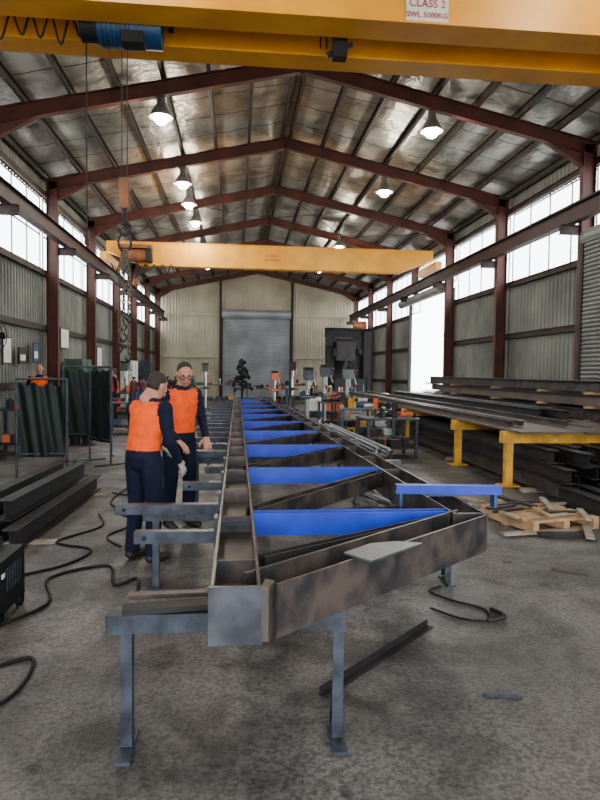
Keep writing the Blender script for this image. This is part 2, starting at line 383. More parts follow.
b.box((1.15,7.4,5.48),(.16,.14,.3),dark); b.bar((1.0,7.4,5.36),(1.3,7.4,5.5),.05,.05,redd)
par(b.obj('festoon_cable',recenter=False),e)
b=B(); b.box((2.03,GA-.165,5.66),(.47,.01,.27),white); par(b.obj('capacity_sign',recenter=False),e)
for s,z,sz in(('CLASS 2',5.72,.115),('SWL 5000KG',5.60,.082)):
    t=text(s,(2.03,GA-.175,z),sz,redp,None,'sign_text'); par(t,e)
e=empty('overhead_crane',(1.3,23.5,5.5)); G2=23.5
b=B(); girder(b,G2,-4.7,7.3,5.48,6.28,.35,1.2)
for x in RX:
    b.box((x,G2,5.62),(.24,2.2,.28),yel)
par(b.obj('girder',recenter=False),e)
b=B(); hx=-3.6
b.cyl((hx-.5,G2-.5,5.75),(hx+.4,G2-.5,5.75),.22,rustyh,n=20); b.box((hx,G2-.45,6.05),(1.1,.5,.12),rustyh); b.box((hx+.45,G2-.5,5.75),(.2,.45,.45),dark)
b.cyl((hx,G2-.5,5.6),(hx,G2-.5,4.9),.012,dark,n=6); b.sph((hx,G2-.5,4.8),(.12,.08,.16),rustyh)
pts=[]
for k in range(8): pts+=[(hx-.9+.3*k,G2-.3,5.5),(hx-.75+.3*k,G2-.3,5.15)]
b.tube(pts,.02,black,n=6)
par(b.obj('hoist',recenter=False),e)
t=text('CLASS 2',(1.25,G2-.19,5.94),.14,redp,None,'marking'); par(t,e); t=text('SWL 5000KG',(1.25,G2-.19,5.78),.11,redp,None,'marking'); par(t,e)
# lamps
for (x,y) in((-1.6,13.4),(4.1,13.4),(4.15,18.),(-1.55,18.),(-1.55,20.2),(-1.5,22.6),(4.15,26.),(-1.5,27.),(4.1,32.),(-1.5,32.),(-1.5,5.),(4.1,5.)):
    z=6.95; b=B()
    b.lathe((x,y,z),[(.03,.42),(.09,.4),(.09,.2),(.12,.16),(.2,.02),(.245,-.06),(.25,-.08),(.235,-.07),(.19,.02),(.1,.14)],alu)
    b.cyl((x,y,z+.4),(x,y,zr(x)-.1),.012,dark,n=8); b.sph((x,y,z-.07),(.15,.15,.14),lampm)
    o=b.obj('high_bay_lamp')
    l=bpy.data.lights.new('bulb','POINT'); l.energy=120; l.color=(1,.9,.72); l.shadow_soft_size=.12
    lo=bpy.data.objects.new('bulb',l); scene.collection.objects.link(lo); lo.parent=o; lo.location=(0,0,-.2)
# ------------------------------------------------------------ truss
ZT,ZB=.85,.63; ZM=.74
def xr(y): return 1.42-.03*(y-3.75)
YE=21.
PY=[3.8+1.75*i for i in range(10)]
b=B()
b.ib((0,2.47,ZM),(0,YE,ZM),.2,.22,rusty,up=X_,tf=.014,mf=rustL)
b.ib((xr(3.7),3.7,ZM),(xr(YE),YE,ZM),.2,.22,steel,up=X_,tf=.014)
d0=V((.1,2.56,ZM)); d1=V((1.44,3.72,ZM)); dn=(d1-d0).normalized(); nn=V((dn.y,-dn.x,0))
b.ib(d0,d1,.21,.22,rusty,up=nn,tf=.014,mf=rustL)
b.box((0,2.462,ZM-.005),(.215,.016,.235),endp)
b.prism([(.1,2.45),(.13,2.45),(.16,2.52),(.12,2.55)],ZB,ZT+.002,steel)
b.box((xr(3.7)+.0,3.69,ZM),(.22,.014,.22),steel)
y=2.85
while y<YE:
    b.box((0,y,ZM),(.18,.012,.2),rustL); b.box((xr(y+.9),y+.9,ZM),(.18,.012,.2),steel) if y+.9<YE else None
    y+=.875
b.box((0,3.72,ZM+.06),(.175,.10,.01),galv)
for i,py in enumerate(PY):
    b.ib((.1,py,ZT-.07),(xr(py)-.1,py,ZT-.07),.09,.135,blue,up=Y_,tf=.01)
    if i>0: 
        b.ib((.1,PY[i-1]+.15,ZT-.075),(xr(py)-.1,py-.12,ZT-.075),.1,.13,steel,up=Y_,tf=.01)
b.ib((.12,2.92,ZT-.075),(xr(3.8)-.16,3.7,ZT-.075),.06,.13,dark,up=Y_,tf=.01) 
b.prism([(.50,2.87),(.60,2.73),(.92,3.01),(.80,3.05),(.66,3.02)],ZT+.002,ZT+.012,M('gusset_steel',(.15,.165,.18),(.08,.09,.10),.38,.5,scale=6))
for k,(yy,l) in enumerate([(3.78,.5),(4.55,.75),(5.45,.36),(6.35,.22),(7.55,.55),(8.3,.45),(9.1,.6),(9.9,.45),(10.7,.6),(11.5,.45),(12.3,.6),(13.1,.45),(14.,.6),(15.,.5),(16.,.6),(17.,.5),(18.,.6),(19.,.5),(20.,.6)]):
    b.chan((-.1,yy,ZM-.03),(-.1-l,yy,ZM-.03),.07,.07,galv,t=.007,sg=-1)
    b.box((-.12,yy,ZM),(.02,.12,.18),galv)
    b.box((-.1-l+.06,yy-.042,ZM-.03),(.022,.016,.022),black)
for yy in(6.2,8.1,9.9,11.6,13.4,15.2): b.box((xr(yy)+.2,yy,ZM+.04),(.2,.05,.09),galv)
b.obj('steel_roof_truss')
def trestle(y,x0,x1,l0,l1,h=.62,m=galv):
    b=B(); zt=h
    b.chan((x0,y,zt-.045),(x1,y,zt-.045),.085,.07,m,t=.008,sg=1)
    for lx in(l0,l1):
        b.bar((lx,y,.02),(lx,y,zt-.02),.05,.008,m,up=Y_,off=(0,-.03)); b.bar((lx,y,.02),(lx,y,zt-.02),.008,.06,m,up=Y_,off=(-.021,0))
        b.box((lx,y-.01,.008),(.065,.26,.016),m)
        b.bar((lx,y+.1,.02),(lx,y+.01,.3),.035,.008,m)
    b.obj('steel_trestle')
trestle(2.83,-.57,.5,-.48,.47); trestle(4.95,-.72,1.8,-.62,1.72); 
for yy in(8.0,11.2,14.4,17.6,20.6): trestle(yy,-.7,1.7,-.5,1.55)
b=B(); b.chan((1.1,4.25,.90),(1.82,4.18,.90),.06,.07,blue,t=.008,sg=1)
for (x,y) in((1.13,4.25),(1.78,4.19)): b.box((x,y,.85),(.02,.07,.14),blue2)
b.box((1.45,4.215,.862),(.3,.05,.012),blue2)
b.obj('blue_bracket_rail')
b=B(); b.bar((-.5,2.82,.634),(-.12,2.87,.634),.09,.025,dark); b.bar((-.5,2.98,.64),(-.12,3.0,.64),.05,.02,rusty); b.obj('packing_bar')
# ------------------------------------------------------------ people
def ellpts(c,r,n=14,k=8):
    c=V(c); r=V(r) if hasattr(r,'__len__') else V((r,)*3); P=[]
    for j in range(k+1):
        a=math.pi*j/k
        for i in range(n if 0<j<k else 1):
            t=2*math.pi*i/n; P.append(c+V((r.x*math.sin(a)*math.cos(t),r.y*math.sin(a)*math.sin(t),r.z*math.cos(a))))
    return P
def fused(name,parts,voxel,matmap,smooth_it=4,colorf=None):
    bm=bmesh.new()
    for (lab,p0,r0,p1,r1) in parts:
        b2=bmesh.new()
        for p in ellpts(p0,r0)+ellpts(p1,r1): b2.verts.new(p)
        res=bmesh.ops.convex_hull(b2,input=b2.verts)
        bmesh.ops.delete(b2,geom=[g for g in res['geom_interior'] if isinstance(g,bmesh.types.BMVert)],context='VERTS')
        bmesh.ops.recalc_face_normals(b2,faces=b2.faces)
        tm=bpy.data.meshes.new('t'); b2.to_mesh(tm); b2.free(); bm.from_mesh(tm); bpy.data.meshes.remove(tm)
    me=bpy.data.meshes.new(name); bm.to_mesh(me); bm.free()
    o=bpy.data.objects.new(name,me); scene.collection.objects.link(o)
    r=o.modifiers.new('r','REMESH'); r.mode='VOXEL'; r.voxel_size=voxel; r.use_smooth_shade=True
    s=o.modifiers.new('s','SMOOTH'); s.iterations=smooth_it; s.factor=.5
    dg=bpy.context.evaluated_depsgraph_get(); dg.update()
    nm=bpy.data.meshes.new_from_object(o.evaluated_get(dg)); bpy.data.objects.remove(o); 
    labs=[]
    for l,m in matmap.items(): labs.append(l); nm.materials.append(m)
    PP=[]
    for (lab,p0,r0,p1,r1) in parts:
        PP.append((lab,V(p0),V(r0) if hasattr(r0,'__len__') else V((r0,)*3),V(p1),V(r1) if hasattr(r1,'__len__') else V((r1,)*3)))
    for poly in nm.polygons:
        c=poly.center; best=9e9;bl=None
        for (lab,p0,r0,p1,r1) in PP:
            d=p1-p0; L=d.length_squared; t=0 if L<1e-9 else max(0,min(1,(c-p0).dot(d)/L))
            q=p0+d*t; r=r0.lerp(r1,t); w=c-q; k=V((w.x/r.x,w.y/r.y,w.z/r.z)).length
            dist=(k-1)*min(r)
            if dist<best: best=dist;bl=lab
        if colorf: bl=colorf(c,bl)
        poly.material_index=labs.index(bl); poly.use_smooth=True
    o=bpy.data.objects.new(name,nm); scene.collection.objects.link(o); return o
def hand(name,mat,side,curl=.5,vox=.0045):
    parts=[]
    parts.append(('s',(0,-.02,0),(.027,.02,.022),(0,.02,0),(.034,.02,.017)))
    parts.append(('s',(0,.02,0),(.034,.02,.016),(0,.085,0),(.038,.015,.013)))
    for i,(x,l) in enumerate(((-.03,.068),(-.010,.078),(.011,.072),(.031,.056))):
        x*=side; p=V((x,.085,0)); a=0
        for s,(fr,rr) in enumerate(((.45,.0095),(.32,.0085),(.23,.0078))):
            a+=curl*(.45+.12*i/3); q=p+V((x*.05,math.cos(a)*l*fr,-math.sin(a)*l*fr)); parts.append(('s',p,rr,q,rr*.93)); p=q
    p=V((-.028*side,.012,-.004)); 
    for (dx,dy,dz,rr) in((-.03,.03,-.01,.013),(-.014,.026,-.008,.011),(-.006,.02,-.008,.0095)):
        q=p+V((dx*side,dy,dz)); parts.append(('s',p,rr,q,rr*.93)); p=q
    return fused(name,parts,vox,{'s':mat},2)
def head(name,hairm,glasses=False,beard=False,vox=.006):
    P=[('skin',(0,-.012,.035),(.076,.094,.088),(0,-.01,.03),(.076,.094,.088)),
       ('skin',(0,.022,0),(.066,.07,.07),(0,.032,-.07),(.048,.052,.045)),
       ('skin',(0,.052,-.09),(.026,.026,.022),(0,.045,-.085),(.035,.03,.024)),
       ('skin',(0,.086,.012),(.010,.012,.012),(0,.108,-.028),(.014,.014,.011)),
       ('skin',(-.03,.076,.024),(.018,.014,.008),(.03,.076,.024),(.018,.014,.008)),
       ('skin',(-.075,0,-.005),(.012,.02,.03),(-.08,-.008,.005),(.01,.018,.024)),
       ('skin',(.075,0,-.005),(.012,.02,.03),(.08,-.008,.005),(.01,.018,.024)),
       ('lip',(-.018,.082,-.058),(.01,.011,.006),(.018,.082,-.058),(.01,.011,.006)),
       ('skin',(0,-.03,-.07),(.052,.052,.06),(0,-.05,-.16),(.056,.056,.06)),
       ('hair',(0,-.026,.050),(.080,.092,.086),(0,-.028,.044),(.081,.092,.088)),
       ('hair',(0,-.045,-.01),(.074,.062,.06),(0,-.04,.03),(.078,.075,.06))]
    def cf(c,l):
        # natural hairline: forehead and temples in front stay skin
        if l=='hair' and c.y>.048 and c.z<.088-.25*(abs(c.x)): return 'skin'
        return l
    o=fused(name,P,vox,{'skin':skin,'hair':hairm,'lip':skinr},3,cf)
    b=B()
    for s in(-1,1):
        b.sph((s*.03,.08,.004),(.013,.012,.009),eyew,10,6); b.sph((s*.03,.0895,.004),(.0055,.004,.0055),eyed,8,5)
        b.box((s*.031,.089,.026),(.03,.008,.006),hairm)
        if glasses:
            pts=[(s*.033+.024*math.cos(a),.099,.002+.017*math.sin(a)) for a in [i*math.pi/4 for i in range(8)]]
            b.tube(pts,.0028,eyed,n=6,sub=3,closed=True); b.tube([(s*.057,.099,.006),(s*.078,.06,.01),(s*.084,.0,.008)],.0028,eyed,n=6)
    if glasses: b.tube([(-.009,.1,.004),(0,.104,.007),(.009,.1,.004)],.0028,eyed,n=6)
    f=b.obj('eyes',parent=o); return o
def person(name,loc,yaw,J,vox=.011,glasses=False,hairm=hair,gl=False,facepitch=0,faceyaw=0,slv=None,tape=True,hem=1.02,scale=1.0):
    slv=slv or navy
    P=[]
    pv,ch,nk,hd=V(J['pelvis']),V(J['chest']),V(J['neck']),V(J['head'])
    sp=pv.lerp(ch,.45)
    P.append(('leg',pv,(.160,.115,.11),pv+V((0,0,-.06)),(.165,.115,.09)))
    P.append(('vest',pv+V((0,0,-.02)),(.178,.128,.07),sp,(.162,.125,.1)))
    P.append(('vest',sp,(.162,.125,.1),ch,(.182,.125,.12)))
    P.append(('vest',ch+V((0,0,.02)),(.18,.12,.1),nk+V((0,-.01,-.04)),(.09,.075,.05)))
    P.append(('neck',nk,(.062,.06,.05),nk.lerp(hd,.5),(.054,.054,.05)))
    P.append(('collar',nk+V((0,0,-.02)),(.078,.072,.03),nk+V((0,.002,.01)),(.07,.066,.02)))
    for s in('L','R'):
        sg=-1 if s=='L' else 1
        sh,el,wr=V(J['sh'+s]),V(J['el'+s]),V(J['wr'+s]); hp,kn,an,to=V(J['hp'+s]),V(J['kn'+s]),V(J['an'+s]),V(J['to'+s])
        P.append(('vest',ch+V((sg*.07,0,.04)),(.08,.09,.08),sh.lerp(ch,.3),(.075,.08,.08)))
        P.append(('arm',ch+V((sg*.10,0,.04)),(.07,.08,.07),sh,(.071,.073,.07)))
        P.append(('arm',sh,.070,el,.052)); P.append(('arm',el,.052,wr,.038))
        P.append(('leg',hp,(.1,.11,.12),kn,(.072,.078,.075))); P.append(('leg',kn,(.072,.078,.075),an+V((0,0,.05)),(.062,.07,.06)))
        P.append(('leg',an+V((0,0,.05)),(.062,.07,.05),an+V((0,0,.0)),(.066,.075,.03)))
        P.append(('boot',an+V((0,-.03,-.04)),(.045,.05,.045),to,(.048,.06,.035)))
    def cf(c,l):
        if l=='arm' and abs(c.x)<.165 and c.z>ch.z-.1: l='vest'
        if l=='vest':
            z=c.z
            if z<hem: return 'leg'
            if tape and abs(z-(sp.z+.02))<.02: return 'tape'
        return l
    root=fused(name,P,vox,{'vest':hiv,'arm':slv,'leg':navy,'boot':boot,'neck':skin,'collar':slv,'tape':reflm},5,cf)
    h=head('head',hairm,glasses,vox=.006 if vox<.015 else .01); h.parent=root; h.location=hd; h.rotation_euler=(-facepitch,0,faceyaw)
    for s in('L','R'):
        sg=-1 if s=='L' else 1
        el,wr=V(J['el'+s]),V(J['wr'+s]); d=(wr-el).normalized(); 
        if 'hd'+s in J: d=V(J['hd'+s]).normalized()
        pal=V(J.get('pal'+s,(-sg,0,0)))
        up=(-pal-d*(-pal).dot(d)).normalized(); xx=d.cross(up)
        hm=hand('hand_'+('left' if s=='L' else 'right'),glove if gl else skin,sg,.45,.0045 if vox<.015 else .009); hm.parent=root
        M3=Matrix((xx,d,up)).transposed().to_4x4(); M3.translation=wr+d*.03; hm.matrix_local=M3
    root.location=loc; root.rotation_euler=(0,0,yaw); root.scale=(scale,)*3; return root
base=dict(pelvis=(0,0,.95),chest=(0,.0,1.30),neck=(0,0,1.47),head=(0,.03,1.61),
 shL=(-.185,0,1.40),shR=(.185,0,1.40),elL=(-.25,-.02,1.12),elR=(.25,-.02,1.12),wrL=(-.27,.1,.90),wrR=(.27,.1,.90),
 hpL=(-.09,0,.88),hpR=(.09,0,.88),knL=(-.11,.02,.5),knR=(.11,.02,.5),anL=(-.12,-.02,.09),anR=(.12,-.02,.09),toL=(-.14,.13,.035),toR=(.14,.13,.035))
j=dict(base); j.update(pelvis=(0,-.02,.95),chest=(0,.045,1.28),neck=(0,.095,1.43),head=(0,.165,1.55),shL=(-.185,.065,1.365),shR=(.185,.065,1.365),elL=(-.25,.13,1.09),wrL=(-.17,.37,.98),
 elR=(.25,.05,1.08),wrR=(.21,.22,.89),hdR=(0,.55,-.75),hdL=(0.2,.8,-.5),palR=(-1,0,-.3),palL=(0,0,-1))
person('worker',(-.82,5.68,0),-math.radians(36),j,gl=True,facepitch=.55,faceyaw=-.2,tape=False,hem=1.0)
j=dict(base); j.update(chest=(0,.02,1.295),neck=(0,.045,1.465),head=(0,.10,1.59),shL=(-.18,.02,1.39),shR=(.18,.02,1.39),elL=(-.25,.04,1.12),wrL=(-.17,.24,.96),elR=(.25,.04,1.12),wrR=(.17,.25,.95),palR=(0,0,-1),palL=(0,0,-1))
person('worker',(-.62,6.9,0),math.radians(180+35),j,glasses=True,facepitch=.34,faceyaw=-.35,tape=False,hem=1.0,scale=1.04)
person('worker',(-3.72,19.6,0),math.radians(110),base,vox=.02,tape=False)
person('worker',(-4.55,15.1,0),math.radians(190),base,vox=.02,tape=False,scale=1.05)
# ------------------------------------------------------------ left side
b=B()
for k,(x,z,y0,y1) in enumerate(((-2.05,.1,5.9,9.0),(-2.3,.1,6.0,9.0),(-2.6,.1,5.8,8.9),(-2.2,.31,6.2,8.9),(-2.5,.31,6.1,9.0),(-2.9,.1,5.9,9.0))):
    b.ib((x,y0,z+.03),(x+.1,y1,z+.03),.2,.14,dark,tf=.014)
for y in(6.3,8.7): b.box((-2.4,y,.012),(1.3,.1,.024),wood2)
b.obj('steel_beam_stack')
b=B(); cx,cy=-1.68,4.45
b.box((cx,cy,.25),(.3,.5,.36),black); b.box((cx,cy-.255,.27),(.26,.012,.3),dark); b.box((cx,cy-.262,.36),(.2,.01,.08),redp); b.box((cx+.02,cy-.264,.3),(.13,.01,.03),white)
b.tube([(cx,cy-.2,.43),(cx,cy-.19,.49),(cx,cy+.19,.49),(cx,cy+.2,.43)],.014,black)
for s in(-1,1):
    b.cyl((cx+s*.07,cy-.26,.2),(cx+s*.07,cy-.3,.2),.025,dark)
    for t in(-1,1): b.cyl((cx+s*.13-.02,cy+t*.2,.045),(cx+s*.13+.02,cy+t*.2,.045),.045,black,n=16)
for k in range(6): b.box((cx+.152,cy-.1+.05*k,.28),(.006,.015,.16),galv)
b.box((cx+.154,cy-.18,.33),(.006,.05,.03),white)
b.obj('welding_machine',bevel=.008)
b=B()
b.tube([(-1.6,4.14,.2),(-1.5,3.95,.1),(-1.42,3.7,.012),(-1.5,3.5,.012),(-1.2,3.75,.012),(-1.13,3.45,.012),(-1.2,3.2,.012),(-1.45,3.0,.012)],.011,black)
b.tube([(-1.74,4.14,.2),(-1.7,4.0,.05),(-1.35,4.6,.012),(-1.5,5.2,.012),(-1.1,5.5,.012),(-.95,5.0,.012),(-.8,5.15,.012),(-.75,4.8,.012)],.012,black)
b.tube([(-1.6,7.5,.012),(-1.45,6.9,.012),(-1.75,6.3,.012),(-1.35,6.0,.012),(-1.5,5.5,.012),(-1.95,5.1,.012),(-1.6,4.9,.012)],.011,black)
b.tube([(-1.5,9.7,.012),(-1.6,8.2,.012),(-1.2,7.6,.012),(-.9,7.7,.012)],.012,black)
b.tube([(-1.7,8.8,.012),(-1.3,8.4,.012),(-1.45,7.7,.012),(-1.1,7.1,.012),(-1.3,6.5,.012),(-1.1,6.1,.012)],.01,black)
b.obj('welding_cable')
b=B()
b.tube([(1.4,4.35,.012),(1.55,4.15,.012),(1.72,4.1,.012),(1.78,4.3,.012),(1.6,4.5,.012),(1.5,4.7,.012),(1.62,4.8,.012)],.009,black)
b.tube([(1.72,4.1,.014),(1.85,4.12,.03),(1.83,4.3,.014)],.016,dark); b.obj('torch_cable')
b=B(); b.bar((.46,3.2,.02),(1.3,4.05,.02),.05,.006,dark,off=(0,-.015)); b.bar((.46,3.2,.02),(1.3,4.05,.02),.006,.045,dark,off=(-.022,.005)); b.obj('angle_iron_offcut')
b=B(); b.bar((1.3,3.15,.008),(1.5,3.1,.008),.02,.012,galv); b.bar((2.75,5.2,.012),(3.0,5.05,.012),.05,.02,rusty);b.bar((-1.55,9.3,.012),(-1.2,9.2,.012),.06,.02,galv);b.obj('steel_offcuts')
def screen(x,y,w,h,rz,m=tarp):
    R=Matrix.Rotation(rz,3,'Z'); o=V((x,y,0)); b=B(); g=lambda a,c,z:o+R@V((a,c,z))
    for s in(-1,1):
        b.cyl(g(s*w/2,0,.03),g(s*w/2,0,h),.018,galv,n=10); b.cyl(g(s*w/2,-.3,.03),g(s*w/2,.3,.03),.018,galv,n=10)
    b.cyl(g(-w/2,0,h),g(w/2,0,h),.018,galv,n=10); b.cyl(g(-w/2,0,.45),g(w/2,0,.45),.014,galv,n=10)
    n=40; nz=10; vs=[];fs=[]
    for i in range(n+1):
        t=i/n
        for k in range(nz+1):
            u=k/nz; z=.4+(h-.45)*u-(.06*math.sin(math.pi*t*3)**2*u if u==1 else 0)
            vs.append(g(-w/2+.03+(w-.06)*t,.02*math.sin(t*9+u*2)*(1.4-u)+.015*math.sin(t*23+u*5+x),z))
    for i in range(n):
        for k in range(nz): a=i*(nz+1)+k; fs.append((a,a+1,a+nz+2,a+nz+1))
    b.add(vs,fs,m,True); b.obj('welding_screen',fix=False)
screen(-2.85,9.55,.7,1.55,.1); screen(-2.45,11.6,.8,1.75,-.9); screen(-2.9,12.6,.9,1.75,.3); 
def bench(x,y,w,d,h,rz=0,items=0,m=galv,name='workbench'):
    R=Matrix.Rotation(rz,3,'Z'); o=V((x,y,0)); b=B(); g=lambda a,c,z:o+R@V((a,c,z))
    b.box(g(0,0,h-.02),(w,d,.04),m,R=R)
    for s in(-1,1):
        for t in(-1,1): b.box(g(s*(w/2-.05),t*(d/2-.05),h/2-.02),(.06,.06,h-.04),m,R=R)
    b.box(g(0,0,.2),(w-.1,d-.1,.03),dark,R=R)
    cols=[redp,blue2,yel2,dark,white,green,galv,rusty,orangep,dark,dark]
    for k in range(items):
        a=random.uniform(-w/2+.12,w/2-.12); c=random.uniform(-d/2+.1,d/2-.1); s=random.uniform(.05,.12); hh=random.uniform(.05,.32); mm=random.choice(cols)
        q=g(a,c,h)
        t=random.random()
        if t<.35: b.cyl(q,q+V((0,0,hh)),s*.6,mm,n=12); b.cyl(q+V((0,0,hh)),q+V((0,0,hh+.04)),s*.25,dark,n=10)
        elif t<.7: b.box(q+V((0,0,hh*.4)),(s*2,s*1.4,hh*.8),mm,rz=random.random()*3); b.box(q+V((0,0,hh*.8+.015)),(s,s*.7,.03),dark)
        else: b.cyl(q+V((-.1,0,.05)),q+V((.15,.05,.05)),.045,mm,n=12); b.cyl(q+V((.15,.05,.05)),q+V((.2,.06,.05)),.06,dark,n=12)
        q=g(a,c,.22); b.box(q+V((0,0,.08)),(s*2.4,s*2,.15),random.choice(cols),rz=.2)
    b.obj(name)
bench(-4.2,13.2,1.2,.7,.9,0,9); bench(-3.95,17.,.7,2.4,.9,0,14); bench(-3.6,22.8,1.6,.8,.9,0,12); bench(-3.9,26,.8,.9,.95,0,10); bench(-2.7,17.2,1.3,.7,.85,.2,9)
bench(-2.2,24,1.5,.8,.9,0,12); bench(-3.,29.5,2.0,1,1,0,14); bench(-1.9,20.,1.4,.8,.9,0,12)
bench(3.05,12.6,1.1,.8,.8,.1,10); bench(3.1,14.9,1.3,.9,.85,-.1,12); bench(3.0,17.2,1.5,.9,.9,0,14); bench(2.6,21.4,1.5,.8,.9,0,12); bench(4.4,26,2,.8,.9,0,14); bench(1.4,30,2.0,.9,.9,0,14); bench(-1.2,33.,2.2,1.,1.,0,14); bench(3.2,34.,2.2,1.,1.,0,14)
def gas(x,y,m,n=2):
    b=B()
    for k in range(n):
        xx=x+.26*k; b.cyl((xx,y,.03),(xx,y,1.3),.11,m,n=18); b.sph((xx,y,1.3),(.11,.11,.12),m); b.cyl((xx,y,1.38),(xx,y,1.5),.025,dark); b.cyl((xx-.05,y,1.47),(xx+.05,y,1.47),.02,dark)
    b.box((x+.13*(n-1),y+.13,.6),(.3*n,.02,.04),dark); b.box((x+.13*(n-1),y,.015),(.3*n,.3,.03),dark)
    b.obj('gas_cylinders')
gas(-3.6,14.5,dark); gas(-3.0,18.7,M('cylinder_maroon',(.12,.02,.02))); gas(-2.1,27,green); gas(-2.6,21.6,dark,3)
def drill(x,y,m,h=1.9):
    b=B(); b.box((x,y,.04),(.5,.7,.08),m); b.cyl((x,y+.15,.08),(x,y+.15,h-.1),.06,alu,n=16); b.box((x,y-.05,h-.1),(.24,.6,.28),m); b.box((x,y-.02,h+.09),(.26,.56,.1),dark)
    b.cyl((x,y+.36,h-.15),(x,y+.36,h+.1),.12,m,n=16); b.cyl((x,y-.25,h-.24),(x,y-.25,h-.5),.04,alu,n=12); b.cyl((x,y-.25,h-.5),(x,y-.25,h-.62),.012,dark,n=8)
    b.box((x,y-.1,.95),(.42,.42,.05),m); b.box((x,y+.13,.95),(.16,.16,.14),m)
    for a in range(3):
        t=a*2.1; b.cyl((x+.15,y-.2,h-.2),(x+.2,y-.2+.25*math.cos(t),h-.2+.25*math.sin(t)),.012,alu,n=8); b.sph((x+.2,y-.2+.25*math.cos(t),h-.2+.25*math.sin(t)),.03,redp,8,6)
    b.obj('drill_press')
drill(2.1,18.7,galv,1.7); drill(2.75,19.7,galv,1.8); drill(3.4,19.2,M('pale_green',(.16,.22,.19)),1.75); drill(1.5,25.5,orangep,1.6); drill(-4.2,24.3,green); drill(2.4,27.5,dark,2.); drill(-1.4,28.,green,1.9)
b=B(); mx,my=5.3,30.; 
for s in(-1,1):
    b.ib((mx+s*.9,my,0),(mx+s*.9,my,3.75),.4,.35,black,up=X_,tf=.03); b.bar((mx+s*.9,my-1,.1),(mx+s*.9,my+1,.1),.3,.2,black)
    b.bar((mx+s*.9,my-.9,.2),(mx+s*.9,my,1.8),.1,.1,black); b.box((mx+s*.9,my-.05,2.2),(.34,.3,3.0),black)
b.ib((mx-1.15,my,3.6),(mx+1.15,my,3.6),.45,.3,black,tf=.03); b.box((mx,my+.1,3.1),(1.9,.25,.5),black)
b.box((mx-.2,my-.3,2.7),(.9,.5,.9),dark); b.cyl((mx-.2,my-.3,2.4),(mx-.2,my-.3,1.7),.16,dark); b.cyl((mx+.2,my-.25,3.95),(mx+.8,my-.25,3.95),.2,rustyh,n=18); b.box((mx,my-.2,1.1),(1.5,.9,.6),black); b.box((mx,my-.2,.4),(1.4,.7,.8),black)
b.box((mx-.95,my-.25,3.2),(.3,.2,.5),black); b.box((mx+.1,my+.3,1.9),(1.7,.3,1.2),black)
b.obj('gantry_press')
b=B(); tx,ty=.2,26.
b.cyl((tx,ty,0),(tx,ty,2.2),.05,black,n=10); b.box((tx,ty,.05),(.6,.6,.1),black)
rs=random.Random(3)
for k in range(46):
    z=.95+1.2*k/46; w=.40*(1-.72*k/46); a=rs.uniform(0,6.28); r=w*rs.uniform(.7,1.1)
    q=V((tx+r*math.cos(a),ty+r*.6*math.sin(a),z+rs.uniform(.0,.1))); b.cyl((tx,ty,z),q,.025,black,n=6); b.sph(q-V((0,0,.05)),(.06,.05,.09),black,8,5)
b.obj('clamp_rack')
# ------------------------------------------------------------ right side
def ytr(y,x0,x1,h=.84):
    b=B(); b.box(((x0+x1)/2,y,h-.09),(x1-x0,.14,.18),yel2)
    for x in(x0+.12,x1-.2): b.box((x,y,(h-.18)/2),(.11,.11,h-.18),yel2); b.box((x,y,.01),(.3,.25,.02),yel2)
    b.obj('yellow_trestle')
for y in(9.2,11.4,15,19,23): ytr(y,4.0,6.15)
b=B()
for k,(x,w,y0,y1,z) in enumerate(((4.55,.95,8.7,22,.86),(5.55,1.0,8.6,21,.862),(4.75,.5,10.5,24,.89),(5.75,.6,9.4,19,.89))):
    b.box((x,(y0+y1)/2,z),(w,y1-y0,.03),platem)
for x in(4.25,4.42,5.15): b.chan((x,9.4,.94),(x-.05,20+x,.94),.08,.06,rusty)
for k,(x,y0,y1) in enumerate(((5.4,10.8,21),(5.62,10.2,22),(5.85,11.1,20))): b.ib((x,y0,1.0),(x-.05,y1,1.0),.18,.14,random.choice([dark,steel,rusty]))
b.obj('steel_plate_stack')
b=B()
for r in range(6):
    for c in range(3):
        x=6.42+.25*c; z=.22+.255*r; y0=9.3+random.uniform(-.5,1.6); y1=21.5+random.uniform(-2,.6)
        mm=random.choice([dark,steel,rusty,platem,steel])
        if random.random()<.5: b.ib((x,y0,z),(x,y1,z),.2,.16,mm,tf=.014)
        else: b.chan((x,y0,z),(x,y1,z),.19,.1,mm); b.bar((x,y0-.2,z+.1),(x,y1,z+.1),.14,.014,endp)
    for y in(10.8,12.6,15,18,20.5): b.box((6.67,y,.105+.255*r),(.85,.09,.045 if r else .2),wood)
b.obj('steel_section_rack')
b=B()
for r in range(3):
    for c in range(6):
        b.ib((4.35+.28*c,8.3+random.uniform(-.6,.6),.16+.205*r),(4.35+.28*c,18,.16+.205*r),.19,.16,random.choice([dark,dark,steel]),tf=.014)
for y in(8.7,12,15,17.5): b.box((5.1,y,.03),(2.0,.1,.06),wood2)
for c in range(5):
    b.ib((4.0+.3*c+.3,6.9+.2*c,.14),(4.3+.3*c,8.,.14),.2,.16,dark,tf=.014)
b.obj('steel_beam_stack')
def pallet(x,y,rz,w=1.1,d=1.1):
    R=Matrix.Rotation(rz,3,'Z'); o=V((x,y,0)); b=B(); g=lambda a,c,z:o+R@V((a,c,z))
    for s in(-1,0,1): b.box(g(s*(w/2-.04),0,.07),(.07,d,.1),wood,R=R)
    for k in range(6): b.box(g(0,-d/2+.05+k*(d-.1)/5,.13),(w,.09,.02),wood,R=R)
    for k in(0,1,2): b.box(g(0,-d/2+.06+k*(d-.12)/2,.012),(w,.1,.02),wood,R=R)
    b.obj('timber_pallet')
pallet(3.45,6.9,.25,.9,.95)
b=B()
